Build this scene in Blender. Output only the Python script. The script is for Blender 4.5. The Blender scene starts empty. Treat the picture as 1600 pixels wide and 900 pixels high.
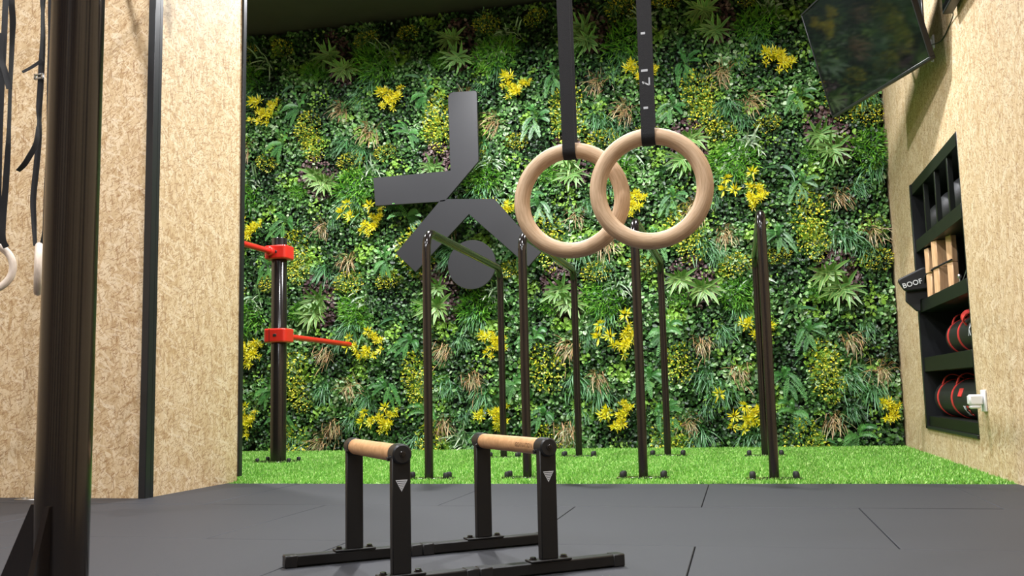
import bpy, math, random
import numpy as np
from mathutils import Vector, Matrix
random.seed(7); rng = np.random.default_rng(7)
S = bpy.context.scene
COL = S.collection
PI = math.pi

# ------------------------------------------------------------------ camera
CAM_F, PITCH, YAW, ROLL = 1467.3, 0.113, 0.234, -0.022
fw = Vector((-math.sin(YAW)*math.cos(PITCH), math.cos(YAW)*math.cos(PITCH), math.sin(PITCH)))
rt = Vector((math.cos(YAW), math.sin(YAW), 0)); up = rt.cross(fw)
r2 = rt*math.cos(ROLL) + up*math.sin(ROLL); u2 = -rt*math.sin(ROLL) + up*math.cos(ROLL)
cd = bpy.data.cameras.new('camera'); cam = bpy.data.objects.new('camera', cd); COL.objects.link(cam)
cd.sensor_width = 36; cd.lens = CAM_F/1600*36; cd.clip_start = 0.02
cam.matrix_world = Matrix(((r2.x, u2.x, -fw.x, 0), (r2.y, u2.y, -fw.y, 0), (r2.z, u2.z, -fw.z, .49), (0, 0, 0, 1)))
S.camera = cam

# ------------------------------------------------------------------ world, exposure
W = bpy.data.worlds.new('world'); S.world = W; W.use_nodes = True
W.node_tree.nodes['Background'].inputs[0].default_value = (.9, .95, 1, 1)
W.node_tree.nodes['Background'].inputs[1].default_value = 0.15
S.view_settings.view_transform = 'Standard'; S.view_settings.look = 'None'
S.view_settings.gamma = 1; S.view_settings.use_curve_mapping = False
S.view_settings.exposure = 0.0

# ------------------------------------------------------------------ ceiling lights (x, y, watts)
CEIL = 4.17
LIGHTS = [(-2.2, 6.6, 185), (-4.2, 6.4, 120), (0.1, 6.3, 150), (-1.2, 3.6, 115), (-3.6, 2.6, 105),
          (0.6, 2.6, 52), (-1.2, .6, 130), (-3.6, -.4, 100), (.6, -.6, 65), (-1.2, -2.4, 80)]
LCOL = (.98, .98, 1.0)
def area_lamp(x, y, e):
    d = bpy.data.lights.new('ceiling_lamp', 'AREA'); d.shape = 'DISK'; d.size = .22; d.energy = e; d.color = LCOL
    o = bpy.data.objects.new('ceiling_lamp', d); COL.objects.link(o); o.location = (x, y, CEIL-.125)
    return o
for a in LIGHTS: area_lamp(*a)

# ================================================================== helpers
def tag(o, label=None, cat=None, group=None, kind=None):
    if label: o['label'] = label
    if cat: o['category'] = cat
    if group: o['group'] = group
    if kind: o['kind'] = kind
    return o
def empty(name, loc, label, cat, group=None, rz=0):
    o = bpy.data.objects.new(name, None); COL.objects.link(o); o.location = loc; o.rotation_euler = (0, 0, rz)
    o.empty_display_size = .1
    return tag(o, label, cat, group)
def copy_tree(o, parent=None):
    c = o.copy(); COL.objects.link(c); c.parent = parent
    for ch in list(o.children): copy_tree(ch, c)
    return c

class MB:
    def __init__(s): s.v = []; s.f = []; s.sm = []
    def add(s, vs, fs, M=None, smooth=False):
        n = len(s.v)
        for p in vs:
            p = Vector(p)
            if M is not None: p = M @ p
            s.v.append(tuple(p))
        for f in fs: s.f.append([i+n for i in f]); s.sm.append(smooth)
        return s
    def box(s, x0, x1, y0, y1, z0, z1, b=0, M=None):
        if b <= 0:
            vs = [(x, y, z) for x in (x0, x1) for y in (y0, y1) for z in (z0, z1)]
            return s.add(vs, [(0,1,3,2),(4,6,7,5),(0,4,5,1),(2,3,7,6),(0,2,6,4),(1,5,7,3)], M)
        # chamfered box: 24 verts
        vs = []; idx = {}
        X = (x0, x1); Y = (y0, y1); Z = (z0, z1)
        for i in (0,1):
            for j in (0,1):
                for k in (0,1):
                    dx = b if i == 0 else -b; dy = b if j == 0 else -b; dz = b if k == 0 else -b
                    idx[(i,j,k,'x')] = len(vs); vs.append((X[i], Y[j]+dy, Z[k]+dz))
                    idx[(i,j,k,'y')] = len(vs); vs.append((X[i]+dx, Y[j], Z[k]+dz))
                    idx[(i,j,k,'z')] = len(vs); vs.append((X[i]+dx, Y[j]+dy, Z[k]))
        fs = []
        for i in (0,1): fs.append([idx[(i,0,0,'x')], idx[(i,1,0,'x')], idx[(i,1,1,'x')], idx[(i,0,1,'x')]][::(1 if i else -1)])
        for j in (0,1): fs.append([idx[(0,j,0,'y')], idx[(1,j,0,'y')], idx[(1,j,1,'y')], idx[(0,j,1,'y')]][::(-1 if j else 1)])
        for k in (0,1): fs.append([idx[(0,0,k,'z')], idx[(1,0,k,'z')], idx[(1,1,k,'z')], idx[(0,1,k,'z')]][::(1 if k else -1)])
        c = Vector(((x0+x1)/2, (y0+y1)/2, (z0+z1)/2))
        def put(q):
            P = [Vector(vs[t]) for t in q]; n = (P[1]-P[0]).cross(P[2]-P[0])
            m = sum(P, Vector())/len(P)
            fs.append(q if n.dot(m-c) > 0 else q[::-1])
        for i in (0,1):
            for j in (0,1): put([idx[(i,j,0,'x')], idx[(i,j,1,'x')], idx[(i,j,1,'y')], idx[(i,j,0,'y')]])
        for i in (0,1):
            for k in (0,1): put([idx[(i,0,k,'x')], idx[(i,1,k,'x')], idx[(i,1,k,'z')], idx[(i,0,k,'z')]])
        for j in (0,1):
            for k in (0,1): put([idx[(0,j,k,'y')], idx[(1,j,k,'y')], idx[(1,j,k,'z')], idx[(0,j,k,'z')]])
        for i in (0,1):
            for j in (0,1):
                for k in (0,1): put([idx[(i,j,k,a)] for a in 'xyz'])
        return s.add(vs, fs, M)
    def lathe(s, prof, n=24, M=None, smooth=True):
        """prof: list of (r, z); axis Z; closes with caps when r==0 is absent"""
        vs = []; fs = []
        for r, z in prof:
            for k in range(n): a = 2*PI*k/n; vs.append((r*math.cos(a), r*math.sin(a), z))
        for i in range(len(prof)-1):
            for k in range(n):
                fs.append((i*n+k, i*n+(k+1) % n, (i+1)*n+(k+1) % n, (i+1)*n+k))
        s.add(vs, fs, M, smooth)
        caps = []
        if prof[0][0] > 1e-6: caps.append(list(range(n))[::-1])
        if prof[-1][0] > 1e-6: caps.append([(len(prof)-1)*n+k for k in range(n)])
        base = len(s.v)-len(vs)
        for c in caps: s.f.append([i+base for i in c]); s.sm.append(False)
        return s
    def cyl(s, p0, p1, r, n=24, ch=0, smooth=True):
        p0 = Vector(p0); p1 = Vector(p1); L = (p1-p0).length
        M = Matrix.Translation(p0) @ (p1-p0).to_track_quat('Z', 'Y').to_matrix().to_4x4()
        pr = [(r, 0), (r, L)] if ch <= 0 else [(r-ch, 0), (r, ch), (r, L-ch), (r-ch, L)]
        return s.lathe(pr, n, M, smooth)
    def tube(s, pts, r, n=16, cap=True):
        pts = [Vector(p) for p in pts]; vs = []; fs = []
        t0 = (pts[1]-pts[0]).normalized()
        ref = Vector((1, 0, 0)) if abs(t0.x) < .9 else Vector((0, 1, 0))
        a = t0.cross(ref).normalized()
        for i, p in enumerate(pts):
            t = ((pts[min(i+1, len(pts)-1)]-p).normalized() + (p-pts[max(i-1, 0)]).normalized()).normalized()
            a = (a - t*a.dot(t)).normalized(); b = t.cross(a)
            rr = r[i] if isinstance(r, (list, tuple)) else r
            for k in range(n):
                th = 2*PI*k/n; vs.append(p + a*rr*math.cos(th) + b*rr*math.sin(th))
        for i in range(len(pts)-1):
            for k in range(n): fs.append((i*n+k, i*n+(k+1) % n, (i+1)*n+(k+1) % n, (i+1)*n+k))
        base = len(s.v); s.add(vs, fs, None, True)
        if cap:
            s.f.append([base+k for k in range(n)][::-1]); s.sm.append(False)
            s.f.append([base+(len(pts)-1)*n+k for k in range(n)]); s.sm.append(False)
        return s
    def prism(s, poly, d, M=None):
        """poly in XY, extruded 0..d in Z"""
        n = len(poly)
        vs = [(x, y, 0) for x, y in poly] + [(x, y, d) for x, y in poly]
        fs = [list(range(n))[::-1], [n+i for i in range(n)]] + [(i, (i+1) % n, n+(i+1) % n, n+i) for i in range(n)]
        return s.add(vs, fs, M)
    def ribbon(s, pts, widths, sides, th=.002):
        """flat strap: pts path, widths, side vectors (across)"""
        pts = [Vector(p) for p in pts]; vs = []; fs = []; n = len(pts)
        for i, p in enumerate(pts):
            t = (pts[min(i+1, n-1)]-pts[max(i-1, 0)]).normalized()
            a = Vector(sides[i]); a = (a-t*a.dot(t)).normalized(); b = t.cross(a)*th/2; a = a*widths[i]/2
            vs += [p-a-b, p+a-b, p+a+b, p-a+b]
        for i in range(n-1):
            for k in range(4): fs.append((i*4+k, i*4+(k+1) % 4, (i+1)*4+(k+1) % 4, (i+1)*4+k))
        fs += [(3, 2, 1, 0), tuple((n-1)*4+k for k in range(4))]
        return s.add(vs, fs)
    def build(s, name, mat, parent=None, loc=None):
        me = bpy.data.meshes.new(name); me.from_pydata(s.v, [], s.f)
        me.polygons.foreach_set('use_smooth', s.sm)
        if mat: me.materials.append(mat)
        me.validate(); me.update(); me.set_sharp_from_angle(angle=math.radians(38))
        o = bpy.data.objects.new(name, me); COL.objects.link(o)
        if parent: o.parent = parent
        if loc: o.location = loc
        return o

def smooth_path(pts, n=6):
    P = [Vector(p) for p in pts]; out = []
    for i in range(len(P)-1):
        a = P[max(i-1, 0)]; b = P[i]; c = P[i+1]; d = P[min(i+2, len(P)-1)]
        for k in range(n):
            t = k/n
            out.append(.5*((2*b)+(c-a)*t+(2*a-5*b+4*c-d)*t*t+(3*b-a-3*c+d)*t**3))
    out.append(P[-1]); return out
def interp(vals, n=6):
    out = []
    for i in range(len(vals)-1):
        for k in range(n): t = k/n; out.append(vals[i]*(1-t)+vals[i+1]*t)
    return out+[vals[-1]]

# ================================================================== materials
def mat(name, col, rough=.5, metal=0, spec=.5, noise=0, nscale=30, bump=0, bscale=200, coat=0):
    m = bpy.data.materials.new(name); m.use_nodes = True; nt = m.node_tree; b = nt.nodes['Principled BSDF']
    b.inputs['Base Color'].default_value = (*col, 1); b.inputs['Roughness'].default_value = rough
    b.inputs['Metallic'].default_value = metal; b.inputs['Specular IOR Level'].default_value = spec
    if coat: b.inputs['Coat Weight'].default_value = coat; b.inputs['Coat Roughness'].default_value = .08
    tc = nt.nodes.new('ShaderNodeTexCoord')
    if noise:
        n = nt.nodes.new('ShaderNodeTexNoise'); n.inputs['Scale'].default_value = nscale; n.inputs['Detail'].default_value = 5
        nt.links.new(tc.outputs['Object'], n.inputs['Vector'])
        mx = nt.nodes.new('ShaderNodeMix'); mx.data_type = 'RGBA'
        mx.inputs[6].default_value = (*[c*(1-noise) for c in col], 1); mx.inputs[7].default_value = (*[min(1, c*(1+noise)) for c in col], 1)
        nt.links.new(n.outputs['Fac'], mx.inputs[0]); nt.links.new(mx.outputs[2], b.inputs['Base Color'])
    if bump:
        n = nt.nodes.new('ShaderNodeTexNoise'); n.inputs['Scale'].default_value = bscale; n.inputs['Detail'].default_value = 3
        nt.links.new(tc.outputs['Object'], n.inputs['Vector'])
        bp = nt.nodes.new('ShaderNodeBump'); bp.inputs['Strength'].default_value = bump; bp.inputs['Distance'].default_value = .002
        nt.links.new(n.outputs['Fac'], bp.inputs['Height']); nt.links.new(bp.outputs['Normal'], b.inputs['Normal'])
    return m

def osb(name, axis):
    """strand board: layers of long random flakes, drawn in the wall's own plane (metres)"""
    m = bpy.data.materials.new(name); m.use_nodes = True; nt = m.node_tree; L = nt.links; N = nt.nodes.new
    b = nt.nodes['Principled BSDF']; b.inputs['Roughness'].default_value = .55; b.inputs['Specular IOR Level'].default_value = .25
    tc = N('ShaderNodeTexCoord'); sp = N('ShaderNodeSeparateXYZ'); L.new(tc.outputs['Object'], sp.inputs[0])
    cb = N('ShaderNodeCombineXYZ'); L.new(sp.outputs[axis], cb.inputs[0]); L.new(sp.outputs['Z'], cb.inputs[1])
    # a slow warp keeps the flakes from being dead straight
    col = None
    base = N('ShaderNodeTexNoise'); base.inputs['Scale'].default_value = 6; base.inputs['Detail'].default_value = 6
    L.new(cb.outputs[0], base.inputs['Vector'])
    rp = N('ShaderNodeValToRGB'); e = rp.color_ramp.elements
    e[0].position = .3; e[0].color = (.42, .27, .13, 1); e[1].position = .7; e[1].color = (.58, .43, .25, 1)
    L.new(base.outputs['Fac'], rp.inputs[0]); col = rp.outputs[0]
    hgt = None
    layers = [(0.1, 16, 90, .6), (2.1, 18, 100, .6), (0.3, 9, 40, .45), (1.35, 7, 32, .5), (2.3, 9, 45, .5), (1.75, 5.5, 24, .62), (0.9, 12, 55, .6), (2.75, 8, 34, .68), (1.5, 11, 52, .66), (.6, 26, 130, .86), (2.0, 28, 140, .86)]
    for i, (th, a, s_, thr) in enumerate(layers):
        mp = N('ShaderNodeMapping'); mp.vector_type = 'TEXTURE'; mp.inputs['Rotation'].default_value = (0, 0, th)
        mp.inputs['Scale'].default_value = (1/a, 1/s_, 1); mp.inputs['Location'].default_value = (i*.37, i*.71, 0)
        L.new(cb.outputs[0], mp.inputs[0])
        v = N('ShaderNodeTexVoronoi'); v.voronoi_dimensions = '2D'; v.inputs['Scale'].default_value = 1
        L.new(mp.outputs[0], v.inputs['Vector'])
        sc = N('ShaderNodeSeparateColor'); L.new(v.outputs['Color'], sc.inputs[0])
        r = N('ShaderNodeValToRGB'); e = r.color_ramp.elements
        e[0].position = 0; e[0].color = (.47, .32, .165, 1); e[1].position = 1; e[1].color = (.72, .585, .395, 1)
        k = e.new(.12); k.color = (.54, .39, .22, 1); k = e.new(.5); k.color = (.62, .47, .285, 1)
        L.new(sc.outputs[1], r.inputs[0])
        gt = N('ShaderNodeMath'); gt.operation = 'GREATER_THAN'; gt.inputs[1].default_value = thr; L.new(sc.outputs[0], gt.inputs[0])
        mu = N('ShaderNodeMath'); mu.operation = 'MULTIPLY'; mu.inputs[1].default_value = .92; L.new(gt.outputs[0], mu.inputs[0])
        mx = N('ShaderNodeMix'); mx.data_type = 'RGBA'; L.new(mu.outputs[0], mx.inputs[0]); L.new(col, mx.inputs[6]); L.new(r.outputs[0], mx.inputs[7])
        col = mx.outputs[2]
    # dark slivers of bark
    for i, (th, a, s_) in enumerate([(.8, 60, 200), (1.9, 90, 240), (2.8, 110, 300), (.2, 32, 190), (1.3, 26, 170), (2.4, 20, 110), (1.7, 18, 150), (.5, 38, 230), (2.9, 14, 90)]):
        mp = N('ShaderNodeMapping'); mp.vector_type = 'TEXTURE'; mp.inputs['Rotation'].default_value = (0, 0, th)
        mp.inputs['Scale'].default_value = (1/a, 1/s_, 1); mp.inputs['Location'].default_value = (i*.57, i*.21, 0)
        L.new(cb.outputs[0], mp.inputs[0])
        v = N('ShaderNodeTexVoronoi'); v.voronoi_dimensions = '2D'; v.inputs['Scale'].default_value = 1; L.new(mp.outputs[0], v.inputs['Vector'])
        sc = N('ShaderNodeSeparateColor'); L.new(v.outputs['Color'], sc.inputs[0])
        gt = N('ShaderNodeMath'); gt.operation = 'GREATER_THAN'; gt.inputs[1].default_value = (.96, .94, .92, .94, .94, .95, .965, .93, .96)[i]; L.new(sc.outputs[0], gt.inputs[0])
        mu = N('ShaderNodeMath'); mu.operation = 'MULTIPLY'; mu.inputs[1].default_value = (.75, .6, .5, .5, .4, .38, .55, .6, .35)[i]; L.new(gt.outputs[0], mu.inputs[0])
        mx = N('ShaderNodeMix'); mx.data_type = 'RGBA'; L.new(mu.outputs[0], mx.inputs[0]); L.new(col, mx.inputs[6]); mx.inputs[7].default_value = [(.28, .15, .07, 1), (.36, .215, .10, 1), (.82, .70, .52, 1)][i % 3] if i > 2 else (.30, .17, .08, 1)
        col = mx.outputs[2]
    L.new(col, b.inputs['Base Color'])
    bp = N('ShaderNodeBump'); bp.inputs['Strength'].default_value = .25; bp.inputs['Distance'].default_value = .003
    bw = N('ShaderNodeRGBToBW'); L.new(col, bw.inputs[0]); L.new(bw.outputs[0], bp.inputs['Height']); L.new(bp.outputs['Normal'], b.inputs['Normal'])
    return m

def leafmat(name, rough=.42, spec=.5, trans=.15):
    m = bpy.data.materials.new(name); m.use_nodes = True; nt = m.node_tree; b = nt.nodes['Principled BSDF']
    at = nt.nodes.new('ShaderNodeAttribute'); at.attribute_name = 'Col'
    nt.links.new(at.outputs['Color'], b.inputs['Base Color'])
    b.inputs['Roughness'].default_value = rough; b.inputs['Specular IOR Level'].default_value = spec
    return m

def wood(name, c0, c1, scale=(3, 60, 60), rough=.45):
    m = bpy.data.materials.new(name); m.use_nodes = True; nt = m.node_tree; b = nt.nodes['Principled BSDF']
    tc = nt.nodes.new('ShaderNodeTexCoord'); mp = nt.nodes.new('ShaderNodeMapping'); mp.inputs['Scale'].default_value = scale
    nt.links.new(tc.outputs['Object'], mp.inputs[0])
    n = nt.nodes.new('ShaderNodeTexNoise'); n.inputs['Scale'].default_value = 1; n.inputs['Detail'].default_value = 6; n.inputs['Distortion'].default_value = .6
    nt.links.new(mp.outputs[0], n.inputs['Vector'])
    r = nt.nodes.new('ShaderNodeValToRGB'); r.color_ramp.elements[0].position = .32; r.color_ramp.elements[0].color = (*c0, 1)
    r.color_ramp.elements[1].position = .68; r.color_ramp.elements[1].color = (*c1, 1)
    nt.links.new(n.outputs['Fac'], r.inputs[0]); nt.links.new(r.outputs[0], b.inputs['Base Color'])
    b.inputs['Roughness'].default_value = rough; b.inputs['Specular IOR Level'].default_value = .35
    return m

M_osb_x = osb('strand_board_front', 'X'); M_osb_y = osb('strand_board_side', 'Y')
M_trim = mat('black_trim', (.012, .013, .015), .35)
M_ceil = mat('ceiling_black', (.038, .038, .033), .7, noise=.2, nscale=4)
M_rub = mat('rubber_tile', (.025, .0265, .0325), .6, noise=.25, nscale=180, bump=.5, bscale=500, spec=.4)
M_gap = mat('tile_gap', (.01, .01, .011), .9)
M_pipe = mat('black_gloss_paint', (.012, .009, .008), .16, spec=.6)
M_satin = mat('black_powder_coat', (.008, .008, .0085), .42, spec=.35, bump=.15, bscale=900)
M_plastic = mat('black_plastic', (.013, .013, .014), .38, spec=.4)
M_rubberb = mat('black_rubber', (.015, .015, .016), .6)
M_red = mat('red_powder_coat', (.62, .025, .015), .28, coat=.4)
M_steel = mat('steel', (.62, .62, .62), .3, metal=1)
M_white = mat('white_plastic', (.75, .75, .75), .35)
M_print = mat('light_print', (.55, .57, .6), .5)

def ringwood(name, c0, c1):
    m = wood(name, c0, c1, (1, 1, 1), .5); nt = m.node_tree; N = nt.nodes.new; L = nt.links
    tc = N('ShaderNodeTexCoord'); sp = N('ShaderNodeSeparateXYZ'); L.new(tc.outputs['Object'], sp.inputs[0])
    cb = N('ShaderNodeCombineXYZ'); L.new(sp.outputs['X'], cb.inputs[0]); L.new(sp.outputs['Z'], cb.inputs[1])
    ln = N('ShaderNodeVectorMath'); ln.operation = 'LENGTH'; L.new(cb.outputs[0], ln.inputs[0])
    at = N('ShaderNodeMath'); at.operation = 'ARCTAN2'; L.new(sp.outputs['X'], at.inputs[0]); L.new(sp.outputs['Z'], at.inputs[1])
    a = N('ShaderNodeMath'); a.operation = 'MULTIPLY'; a.inputs[1].default_value = 420; L.new(ln.outputs['Value'], a.inputs[0])
    b = N('ShaderNodeMath'); b.operation = 'MULTIPLY'; b.inputs[1].default_value = 260; L.new(sp.outputs['Y'], b.inputs[0])
    c = N('ShaderNodeMath'); c.operation = 'MULTIPLY'; c.inputs[1].default_value = 3; L.new(at.outputs[0], c.inputs[0])
    o = N('ShaderNodeCombineXYZ'); L.new(a.outputs[0], o.inputs[0]); L.new(b.outputs[0], o.inputs[1]); L.new(c.outputs[0], o.inputs[2])
    n = [x for x in nt.nodes if x.type == 'TEX_NOISE'][0]; L.new(o.outputs[0], n.inputs['Vector']); n.inputs['Detail'].default_value = 3
    return m
M_ring = ringwood('ring_birch_plies', (.50, .33, .19), (.68, .49, .32))
M_ringp = ringwood('ring_pale_birch', (.54, .44, .36), (.70, .60, .50))
M_dowel = wood('handle_beech', (.50, .27, .12), (.64, .37, .185), (60, 60, 60), .42)
M_engr = mat('engraved', (.09, .035, .012), .7)
M_block = wood('block_pine', (.58, .33, .17), (.76, .49, .28), (60, 60, 8), .5)
M_strap = mat('black_webbing', (.008, .008, .010), .75, bump=.6, bscale=900)
M_sign = mat('matte_charcoal', (.024, .024, .027), .42, noise=.1, nscale=3)
M_screen = mat('screen_glass', (.004, .005, .005), .06, spec=.5)
M_shelf = mat('black_board_reflected_green', (.005, .007, .005), .45, spec=.35)  # green tint paints the plant wall's reflection into the black boards
M_dark = mat('niche_black', (.006, .006, .006), .6)
M_bag = mat('black_vinyl', (.012, .012, .013), .5)
M_leaf = leafmat('leaf'); M_flower = leafmat('petal', .5)
M_grass = leafmat('grass_blade', .55, .3)
M_grassbase = mat('turf_backing', (.10, .24, .04), .8, noise=.4, nscale=60)
M_back = mat('foliage_backing', (.006, .012, .006), .9)

# ================================================================== setting
XR = 1.309; YW = 8.42; XL = -5.6; YB = -4.0
XP, YP, YPE = -3.005, 4.345, 5.27       # corner of the strand-board partition
# tiled rubber floor: one continuous floor, tiles 1.17 x 1.02 m in running bond
fb = MB(); fb.box(XL, XR+.6, YB, YW+.1, -.06, -.012)
fl = fb.build('floor', M_gap); tag(fl, kind='structure')
ft = MB(); row = 0; y1 = 5.14
while y1 > YB+.2:
    y0 = y1-1.02; off = (-.18, .45)[row % 2] + (.02 if row == 2 else 0)
    x = off-1.17*6
    while x < XR+.1:
        a, b_ = max(x, XL), min(x+1.17, XR+.05)
        if b_ > a+.05: ft.box(a+.0016, b_-.0016, max(y0, YB)+.0022, y1-.0022, -.012, rng.uniform(-.0008, .0008), .0022)
        x += 1.17
    y1 = y0; row += 1
o = ft.build('rubber_tiles', M_rub, fl)
tag(MB().box(XL, XR+.6, 5.14, YW+.1, -.02, -.002).build('turf_base', M_grassbase), kind='structure')

# ceiling, walls
tag(MB().box(XL-.2, XR+.6, YB-.2, YW+.2, CEIL, CEIL+.1).build('ceiling', M_ceil), kind='structure')
tag(MB().box(XL-.2, XR+.6, YW+.06, YW+.16, -.06, CEIL).build('wall_back', M_back), kind='structure')
tag(MB().box(XL-.15, XL, YB-.15, YW+.06, -.06, CEIL).build('wall_left', M_osb_y), kind='structure')
wf = tag(MB().box(XL, XR+.6, YB-.15, YB, -.06, CEIL).build('wall_front', M_trim), kind='structure')
for k in range(6):
    x = XL+.35+k*1.15; MB().box(x, x+.55, YB, YB+.018, 0, CEIL).build('reflection_bay', M_osb_x, wf)  # unseen bays, added to streak the reflections in the black post
for k, y in enumerate((-3.2, -2.3, -1.1, -.2, .75, 1.35)):
    tag(MB().box(XR-.012, XR, y, y+.09+.12*(k % 3), 0, CEIL).build('trim_%d' % (k+3), M_trim), kind='structure')  # unseen strips added so glossy tubes reflect vertical dark streaks
NY0, NY1, NZ0, NZ1 = 5.845, 7.375, .18, 1.972      # niche opening
wr = MB()
wr.box(XR, XR+.5, YB, NY0, -.06, CEIL); wr.box(XR, XR+.5, NY1, YW+.06, -.06, CEIL)
wr.box(XR, XR+.5, NY0, NY1, -.06, NZ0); wr.box(XR, XR+.5, NY0, NY1, NZ1, CEIL)
wr.box(XR+.45, XR+.5, NY0, NY1, NZ0, NZ1)
tag(wr.build('wall_right', M_osb_y), kind='structure')
# partition: two strand-board faces with black corner trims
pw = MB(); pw.box(XL, XP-.018, YP+.018, YPE, -.01, CEIL); pb = pw.build('wall_partition', M_trim); tag(pb, kind='structure')
MB().box(XL, XP-.03, YP, YP+.018, 0, CEIL).build('front_board', M_osb_x, pb)
MB().box(XP-.018, XP, YP+.05, YPE-.005, 0, CEIL).build('side_board', M_osb_y, pb)
tag(MB().box(XP-.03, XP+.012, YP-.014, YP+.03, 0, CEIL, .002).box(XP-.01, XP+.012, YP+.03, YP+.055, 0, CEIL).build('trim_1', M_trim), kind='structure')
tag(MB().box(XP-.06, XP+.012, YPE-.004, YPE+.035, .03, CEIL, .002).build('trim_2', M_trim), kind='structure')

# ------------------------------------------------------------------ turf blades
def tri_mesh(name, V, F, C, material, parent=None):
    me = bpy.data.meshes.new(name); nv = len(V)
    me.vertices.add(nv); me.vertices.foreach_set('co', np.asarray(V, np.float32).ravel())
    F = np.asarray(F, np.int32); k = F.shape[1]
    me.loops.add(F.size); me.loops.foreach_set('vertex_index', F.ravel())
    me.polygons.add(len(F)); me.polygons.foreach_set('loop_start', np.arange(0, F.size, k, dtype=np.int32))
    me.update(calc_edges=True)
    ca = me.color_attributes.new('Col', 'FLOAT_COLOR', 'POINT')
    C = np.asarray(C, np.float32); C4 = np.concatenate([C, np.ones((nv, 1), np.float32)], 1); ca.data.foreach_set('color', C4.ravel())
    me.materials.append(material); me.validate()
    o = bpy.data.objects.new(name, me); COL.objects.link(o)
    if parent: o.parent = parent
    return o
NG = 130000
gx = rng.uniform(-4.7, XR-.01, NG); gy = 5.145 + (8.30-5.145)*rng.uniform(0, 1, NG)**1.15
keep = ~((gx < XP+.02) & (gy < YPE+.03)); gx, gy = gx[keep], gy[keep]; NG = len(gx)
a = rng.uniform(0, 2*PI, NG); h = rng.uniform(.008, .018, NG); w = rng.uniform(.0026, .0046, NG)
dx, dy = np.cos(a)*w, np.sin(a)*w; la = rng.uniform(0, 2*PI, NG); ll = rng.uniform(0, .013, NG)
V = np.zeros((NG, 3, 3)); V[:, 0] = np.c_[gx-dx, gy-dy, np.full(NG, -.002)]; V[:, 1] = np.c_[gx+dx, gy+dy, np.full(NG, -.002)]
V[:, 2] = np.c_[np.clip(gx+np.cos(la)*ll, None, XR-.002), np.maximum(gy+np.sin(la)*ll, 5.138), h]
gc = np.array([(.16, .40, .05), (.24, .51, .08), (.11, .31, .04), (.46, .68, .22)])[rng.choice(4, NG, p=[.33, .35, .12, .20])]
gc = gc*rng.uniform(.85, 1.2, (NG, 1))
o = tri_mesh('artificial_turf', V.reshape(-1, 3), np.arange(NG*3).reshape(-1, 3), np.repeat(gc, 3, 0), M_grass)
tag(o, 'bright green artificial turf strip in front of the plant wall', 'turf', kind='stuff')

# ================================================================== living wall
wall = empty('living_wall', (0, YW, 0), 'artificial plant wall of mixed ferns, grasses and yellow flowers behind the bars', 'plant wall')
MB().box(XL, XR, .0, .058, 0, CEIL).build('backing_panel', M_back, wall)

class Leafs:
    def __init__(s): s.V = []; s.F = []; s.C = []; s.n = 0
    def strip(s, P, d, nrm, L, w, droop=.4, seg=4, c0=(.1, .3, .05), c1=None, shape=1.0, fold=.0, edge=None):
        """strap leaf growing from P along d, arching down; quads across"""
        c1 = c1 or c0; P = np.array(P, float); d = np.array(d, float); d /= np.linalg.norm(d)
        nrm = np.array(nrm, float); side = np.cross(d, nrm); side /= (np.linalg.norm(side)+1e-9)
        rows = []; 
        for i in range(seg+1):
            t = i/seg
            wd = w*(math.sin(PI*min(1, .12+.88*t)**shape))**.7 if i < seg else w*.06
            rows.append((P.copy(), wd, t)); d = d+np.array([0, 0, -droop/seg]); d /= np.linalg.norm(d); P = P+d*L/seg
        for (q, wd, t) in rows:
            c = np.array(c0)*(1-t)+np.array(c1)*t
            if edge is None:
                s.V += [q-side*wd/2, q+side*wd/2]; s.C += [c, c]
            else:
                nn = np.cross(side, d)
                s.V += [q-side*wd/2, q+np.cross(side, d)*wd*.12*-1, q+side*wd/2]; s.C += [np.array(edge), c, np.array(edge)]
        k = 2 if edge is None else 3
        for i in range(seg):
            for j in range(k-1):
                b = s.n+i*k+j; s.F.append((b, b+1, b+k+1, b+k))
        s.n += (seg+1)*k
    def build(s, name, material, parent):
        return tri_mesh(name, np.array(s.V), s.F, np.array(s.C), material, parent)
def jit(c, a=.25): return tuple(np.clip(np.array(c)*random.uniform(1-a, 1+a)*np.array([random.uniform(.92, 1.08) for _ in 'abc']), 0, 1))
def hemi(spread=1.0, upb=0):
    a = random.uniform(0, 2*PI); r = spread*math.sqrt(random.random())
    return np.array([math.cos(a)*r, -math.sqrt(max(.02, 1-min(1, r*r))), math.sin(a)*r+upb])
U = np.array([0, 0, 1.0]); OUT = np.array([0, -1.0, 0])

def v_tuft(n, L, w, c0s, c1s, droop=1.1, spread=.98, upb=.25, seg=5, base=.035):
    g = Leafs()
    for i in range(n):
        d = hemi(spread, upb); P = np.array([random.gauss(0, base), random.uniform(-.02, .02), random.gauss(0, base)])
        k = random.randrange(len(c0s))
        g.strip(P, d, OUT+np.array([random.uniform(-.5, .5), 0, random.uniform(-.2, .6)]), L*random.uniform(.6, 1.1), w*random.uniform(.7, 1.3), droop*random.uniform(.6, 1.4), seg, jit(c0s[k]), jit(c1s[k]))
    return g
def v_rosettes(n, nl, L, w, c, e, R=.1):
    g = Leafs()
    for r in range(n):
        ctr = np.array([random.uniform(-R, R), -.05, random.uniform(-R, R)])
        for i in range(nl):
            a = 2*PI*i/nl+random.uniform(-.3, .3); tl = random.uniform(.35, .8)
            d = np.array([math.cos(a)*math.cos(tl), -math.sin(tl), math.sin(a)*math.cos(tl)])
            nn = np.array([-math.cos(a)*math.sin(tl), -math.cos(tl), -math.sin(a)*math.sin(tl)])
            g.strip(ctr, d, nn, L*random.uniform(.65, 1.1), w*random.uniform(.8, 1.15), random.uniform(.2, .6), 5, jit(c), jit(c), .75, edge=jit(e))
    return g
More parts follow.
